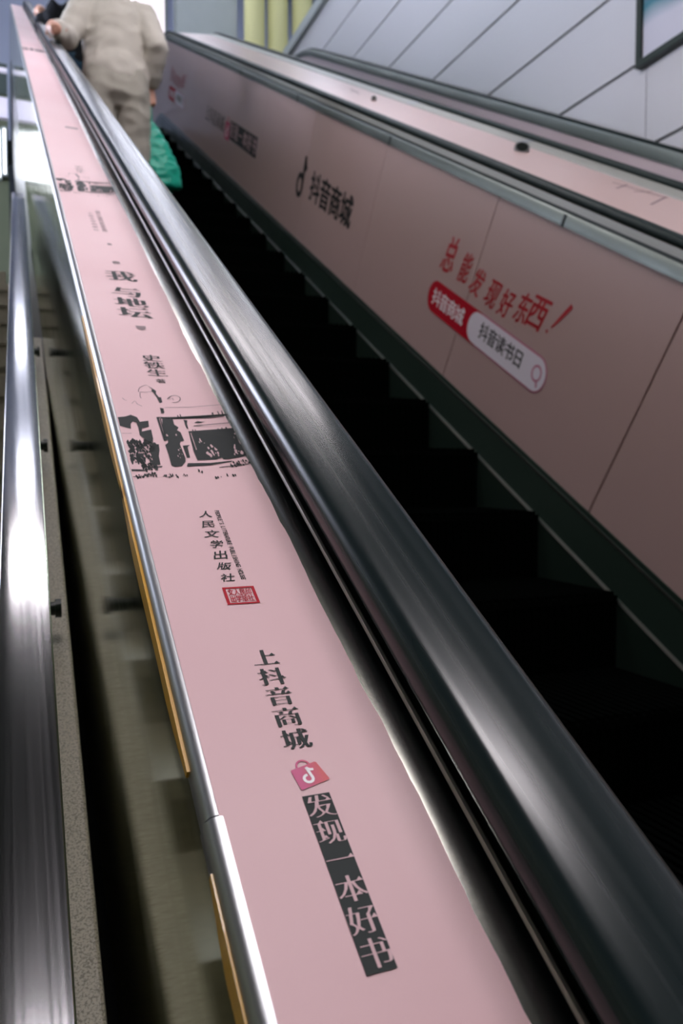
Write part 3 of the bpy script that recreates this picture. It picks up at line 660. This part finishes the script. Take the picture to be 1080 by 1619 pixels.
for k, (x, lab) in enumerate(((3.85, 'left'), (4.25, 'middle'), (4.68, 'right'))):
    q = MB(); n_ = 20; h = 5.5
    prof = [(.17*math.cos(a)*1.0, -.20*abs(math.sin(a))**.8) for a in [math.pi*i/n_ for i in range(n_+1)]]
    v = [(px, py, zz) for zz in (0, h) for px, py in prof]; kk = n_+1
    q.add(v, [(i, i+1, kk+i+1, kk+i) for i in range(n_)]+[(kk-1, 0, kk, 2*kk-1), tuple(range(kk)), tuple(range(kk, 2*kk))])
    q.v = [(a, b, c) for a, b, c in q.v]
    o = q.build('column', M['fin'], None, True); o.location = (x, 13.0, Z(4.42))
    tag(o, 'pale yellow rounded column beyond the wall end, %s of the three' % lab, 'column', 'pale yellow columns')

# ------------------------------------------------------------------ people
def tube(b, pts, rad, n=14, cap=True):
    """closed skin around a bent centre line; rad = (across, fore-aft) or one number per point"""
    k = len(pts); P_ = [Vector(p) for p in pts]; ref = None; rings = []
    for i, p in enumerate(P_):
        d = (P_[min(i+1, k-1)]-P_[max(i-1, 0)]).normalized()
        u = Vector((1, 0, 0)) if abs(d.x) < .85 else Vector((0, 0, 1))
        u = (u-d*u.dot(d)).normalized(); w_ = d.cross(u); r = rad[i]; ra, rb = r if isinstance(r, tuple) else (r, r)
        rings.append([p+u*ra*math.cos(2*math.pi*j/n)+w_*rb*math.sin(2*math.pi*j/n) for j in range(n)])
    v = [q for r in rings for q in r]; f = [(i*n+j, i*n+(j+1) % n, (i+1)*n+(j+1) % n, (i+1)*n+j) for i in range(k-1) for j in range(n)]
    f += [tuple(range(n))[::-1], tuple(range((k-1)*n, k*n))]
    b.add(v, f)
def ball(b, c, r, n=14, m_=10):
    c = Vector(c); r = r if isinstance(r, tuple) else (r, r, r); v = [c+Vector((0, 0, -r[2]))]; f = []
    for i in range(1, m_):
        t = -math.pi/2+math.pi*i/m_
        v += [c+Vector((r[0]*math.cos(t)*math.cos(2*math.pi*j/n), r[1]*math.cos(t)*math.sin(2*math.pi*j/n), r[2]*math.sin(t))) for j in range(n)]
    v.append(c+Vector((0, 0, r[2]))); L = len(v)-1
    for j in range(n): f.append((0, 1+(j+1) % n, 1+j)); f.append((L, L-n+j, L-n+(j+1) % n))
    for i in range(m_-2):
        for j in range(n): a = 1+i*n; f.append((a+j, a+(j+1) % n, a+n+(j+1) % n, a+n+j))
    b.add(v, f)
def skin_ob(name, b, m, parent, voxel, smooth=6, amp=0., seed=0, scale=.09):
    """fuse the volumes into one continuous surface, relax it, then give cloth its folds"""
    o = b.build(name, m, None); r = o.modifiers.new('fuse', 'REMESH'); r.mode = 'VOXEL'; r.voxel_size = voxel; r.use_smooth_shade = True
    s_ = o.modifiers.new('relax', 'SMOOTH'); s_.iterations = smooth; s_.factor = .5
    bpy.context.view_layer.update()
    me = bpy.data.meshes.new_from_object(o.evaluated_get(bpy.context.evaluated_depsgraph_get())); me.name = name
    old = o.data; o.data = me; o.modifiers.clear(); bpy.data.meshes.remove(old)
    if amp:
        from mathutils import noise
        nv = [v.normal.copy() for v in me.vertices]
        for v, q in zip(me.vertices, nv):
            p = Vector((v.co.x, v.co.y, v.co.z*1.5))/scale+Vector((seed, seed, seed)); v.co += q*amp*(1-2*abs(noise.noise(p)))
    for p in me.polygons: p.use_smooth = True
    if not me.materials: me.materials.append(m)
    o.parent = parent; return o
def person(name, foot, label, hand_l, elbow_l, hand_r, elbow_r, top, legs, lean=.0, tall=1.0, shl=.19, hem=.95, feet=((-.10, 0, 0), (.10, .0, 0))):
    """standing figure seen from behind; all joints relative to the point between the feet, +y ahead"""
    root = tag(empty(name, foot), label, 'person')
    H = tall; hip = Vector((0, -.01, .90*H)); L = lambda z: lean*max(0, z-.9*H)
    sh = [Vector((s*shl, L(1.40*H), 1.40*H)) for s in (-1, 1)]
    el = [Vector(elbow_l), Vector(elbow_r)]; ha = [Vector(hand_l), Vector(hand_r)]
    b = MB()
    tube(b, [(0, -.01, .84*H), (0, -.005, .93*H), (0, L(1.05*H), 1.05*H), (0, L(1.2*H), 1.2*H), (0, L(1.34*H), 1.34*H), (0, L(1.41*H), 1.41*H), (0, L(1.45*H)+.01, 1.46*H)],
         [(.15, .11), (.165, .115), (.135, .095), (.155, .105), (.17, .105), (.12, .08), (.06, .06)])
    tube(b, [(0, L(1.42*H), 1.42*H), (0, L(1.5*H)+.015, 1.50*H), (0, L(1.56*H)+.03, 1.57*H)], [.062, .055, .055])
    hc = Vector((0, L(1.6*H)+.035, 1.615*H))
    ball(b, hc+Vector((0, -.005, .02)), (.077, .095, .105)); ball(b, hc+Vector((0, .035, -.045)), (.055, .06, .065)); 
    ball(b, hc+Vector((0, .098, -.012)), (.013, .018, .022), 8, 6)                                    # nose
    for s in (-1, 1):
        ball(b, hc+Vector((s*.078, -.005, -.005)), (.012, .022, .032), 8, 6)                          # ears
        ball(b, hc+Vector((s*.030, .082, .018)), (.018, .012, .010), 8, 6)                            # brows
    ball(b, hc+Vector((0, .087, -.055)), (.025, .012, .010), 8, 6)                                    # lips
    for s, k in ((-1, 0), (1, 1)):
        kn = Vector((feet[k][0]*.98, .02+feet[k][1]*.6, .48*H+feet[k][2]*.7)); an = Vector((feet[k][0], feet[k][1]-.03, .085+feet[k][2]))
        tube(b, [(s*.085, -.01, .90*H), (s*.09, .0, .78*H), kn+Vector((0, -.005, .1)), kn, kn+Vector((0, -.02, -.12)), an+Vector((0, 0, .08)), an], [.085, .082, .062, .055, .055, .038, .036])
        tube(b, [an+Vector((0, -.03, -.045)), an+Vector((0, .05, -.05)), an+Vector((0, .15, -.06)), an+Vector((0, .19, -.065))], [(.034, .035), (.042, .03), (.044, .022), (.03, .014)])
        tube(b, [sh[k]-Vector((s*.05, 0, 0)), sh[k], sh[k].lerp(el[k], .5), el[k], el[k].lerp(ha[k], .4), ha[k]], [.06, .058, .048, .04, .04, .026])
    # hands: palm, five separate fingers curled over what they hold
    def hand(wrist, fwd, out, down, s):
        """fwd: towards the knuckles; out: thumb-side direction; down: palm side"""
        fwd, out, down = fwd.normalized(), out.normalized(), down.normalized()
        tube(b, [wrist-fwd*.02, wrist+fwd*.03, wrist+fwd*.075, wrist+fwd*.088], [.026, (.036, .036), (.038, .038), .03])
        for i, (ln, o_) in enumerate(((.072, .030), (.08, .010), (.075, -.011), (.058, -.031))):
            p0 = wrist+fwd*.08+out*o_; p1 = p0+(fwd*.8+down*.35).normalized()*ln*.42
            p2 = p1+(fwd*.15+down).normalized()*ln*.36; p3 = p2+(down*.8-fwd*.55).normalized()*ln*.3
            tube(b, [p0-fwd*.03, p0, p1, p2, p3], [.009, .0098, .009, .0082, .0066], 10)
        t0 = wrist+fwd*.025+out*.026; t1 = t0+(fwd*.5+out*.8).normalized()*.035; t2 = t1+(fwd*.7+down*.7).normalized()*.032; t3 = t2+(down+fwd*.3).normalized()*.022
        tube(b, [t0-out*.015, t0, t1, t2, t3], [.012, .0125, .011, .0098, .0075], 10)
    dl = (ha[0]-el[0]).normalized()
    hand(ha[0], Vector((dl.x*.2, .86, .5)), Vector((1, 0, 0)), Vector((-.1, .45, -.85)), -1)
    hand(ha[1], Vector((.02, .08, -1)), Vector((0, 1, 0)), Vector((-1, .1, -.25)), 1)
    skin_ob('body', b, M['skin'], root, .0075, 2)
    # jacket: trunk, hem, collar and loose sleeves
    b = MB(); g = .028
    tube(b, [(0, -.012, hem*H), (0, -.012, (hem+.025)*H), (0, -.01, (hem+.06)*H), (0, L(1.10*H), 1.10*H), (0, L(1.2*H), 1.2*H), (0, L(1.33*H), 1.33*H), (0, L(1.40*H), 1.40*H), (0, L(1.44*H), 1.445*H), (0, L(1.49*H), 1.495*H)],
         [(.160, .130), (.170, .138), (.176, .138), (.172, .135), (.175, .133), (.172, .122), (.135, .10), (.09, .08), (.072, .07)], 20)
    for k, s in ((0, -1), (1, 1)):
        w_ = ha[k]-(ha[k]-el[k]).normalized()*.02
        tube(b, [sh[k]-Vector((s*.06, 0, .0)), sh[k]+Vector((s*.005, 0, -.01)), sh[k].lerp(el[k], .5), el[k], el[k].lerp(w_, .5), el[k].lerp(w_, .9), w_], [.076, .075, .066, .058, .052, .046, .040])
    j = skin_ob('jacket', b, M[top], root, .0125, 4, .010, 3.3, .11)
    b = MB()
    for s, k in ((-1, 0), (1, 1)):
        kn = Vector((feet[k][0]*.98, .02+feet[k][1]*.6, .48*H+feet[k][2]*.7)); an = Vector((feet[k][0], feet[k][1]-.03, .10+feet[k][2]))
        tube(b, [(s*.075, -.012, 1.02*H), (s*.085, -.015, .90*H), (s*.098, -.005, .74*H), kn+Vector((0, 0, .08)), kn, kn+Vector((0, -.015, -.15)), an+Vector((0, 0, .12)), an+Vector((0, .01, -.02))], [(.092, .115), (.100, .132), (.094, .11), .088, .083, .082, .078, .08])
    tube(b, [(0, -.015, 1.02*H), (0, -.018, .95*H), (0, -.018, .88*H), (0, -.012, .82*H)], [(.155, .115), (.168, .13), (.165, .135), (.12, .10)], 18)
    skin_ob('trousers', b, M[legs], root, .0125, 3, .009, 7.1, .12)
    b = MB(); ball(b, hc+Vector((0, -.018, .035)), (.088, .096, .105), 18, 12); ball(b, hc+Vector((0, -.06, -.03)), (.075, .05, .08))
    skin_ob('hair', b, M['hair'], root, .009, 2, .004, 1.7, .03)
    for k in (0, 1):
        b = MB(); an = Vector((feet[k][0], feet[k][1]-.03, .085+feet[k][2]))
        tube(b, [an+Vector((0, -.055, -.04)), an+Vector((0, -.02, -.035)), an+Vector((0, .06, -.045)), an+Vector((0, .16, -.058)), an+Vector((0, .215, -.066))], [(.036, .04), (.046, .048), (.05, .038), (.05, .026), (.028, .014)], 14)
        skin_ob('shoe', b, M['shoe'], root, .008, 3)
    return root
def tread_z(y):                                  # the tread under a point
    for i in range(i0, 23):
        p = to_world(0, i*pitch+.10, -1.27)
        if p.y <= y < p.y+td: return p.z
    return to_world(0, 0, -1.27).z
fy = 4.80; fz = tread_z(fy); fx_ = .60
f1 = Vector((fx_, fy, fz)); hr = to_world(.255, 5.12, -.298)
h1 = hr+Vector((.005, -.095, -.022))-f1          # wrist just short of the rail, fingers over it
hr1 = Vector((.200, .06, 1.0))
person('person', f1, 'person in beige jacket and grey trousers climbing away with a hand on the rail', h1+Vector((0, 0, .035)), (-.27, -.08, 1.14), hr1, (.22, -.10, 1.17), 'jacket', 'trousers', .05, 1.0, .160)
fy2 = 6.05; f2 = Vector((.55, fy2, tread_z(fy2))); hr_ = to_world(.255, 7.0, -.298)
person('person', f2, 'person in black coat and navy trousers standing farther up past the beige jacket', hr_+Vector((.005, -.095, .013))-f2, (-.27, .08, 1.12), (.22, .05, .80), (.27, -.03, 1.08), 'black_cloth', 'navy', .05, .95, .17)
# green shopping bag in the right hand
bt = f1+hr1+Vector((0, .0, -.115))
bag = tag(empty('shopping_bag', bt+Vector((0, 0, -.46))), 'green plastic shopping bag hanging from the right hand of the person in beige', 'bag')
b = MB()
tube(b, [(.06, 0, .0), (.055, 0, .02), (.045, 0, .12), (.02, 0, .25), (.005, 0, .33), (.0, 0, .385)], [(.10, .05), (.128, .075), (.125, .08), (.088, .06), (.055, .04), (.02, .025)], 22)
skin_ob('bag_body', b, M['bag'], bag, .009, 3, .008, 2.2, .06)
for y in (-.012, .012):
    b = MB(); tube(b, [(0, y*.5, .37), (0, y*1.2, .41), (0, y*1.6, .45), (0, y, .485)], [(.016, .005), (.011, .004), (.009, .004), (.008, .004)], 8); b.build('handle', M['bag'], bag, True)
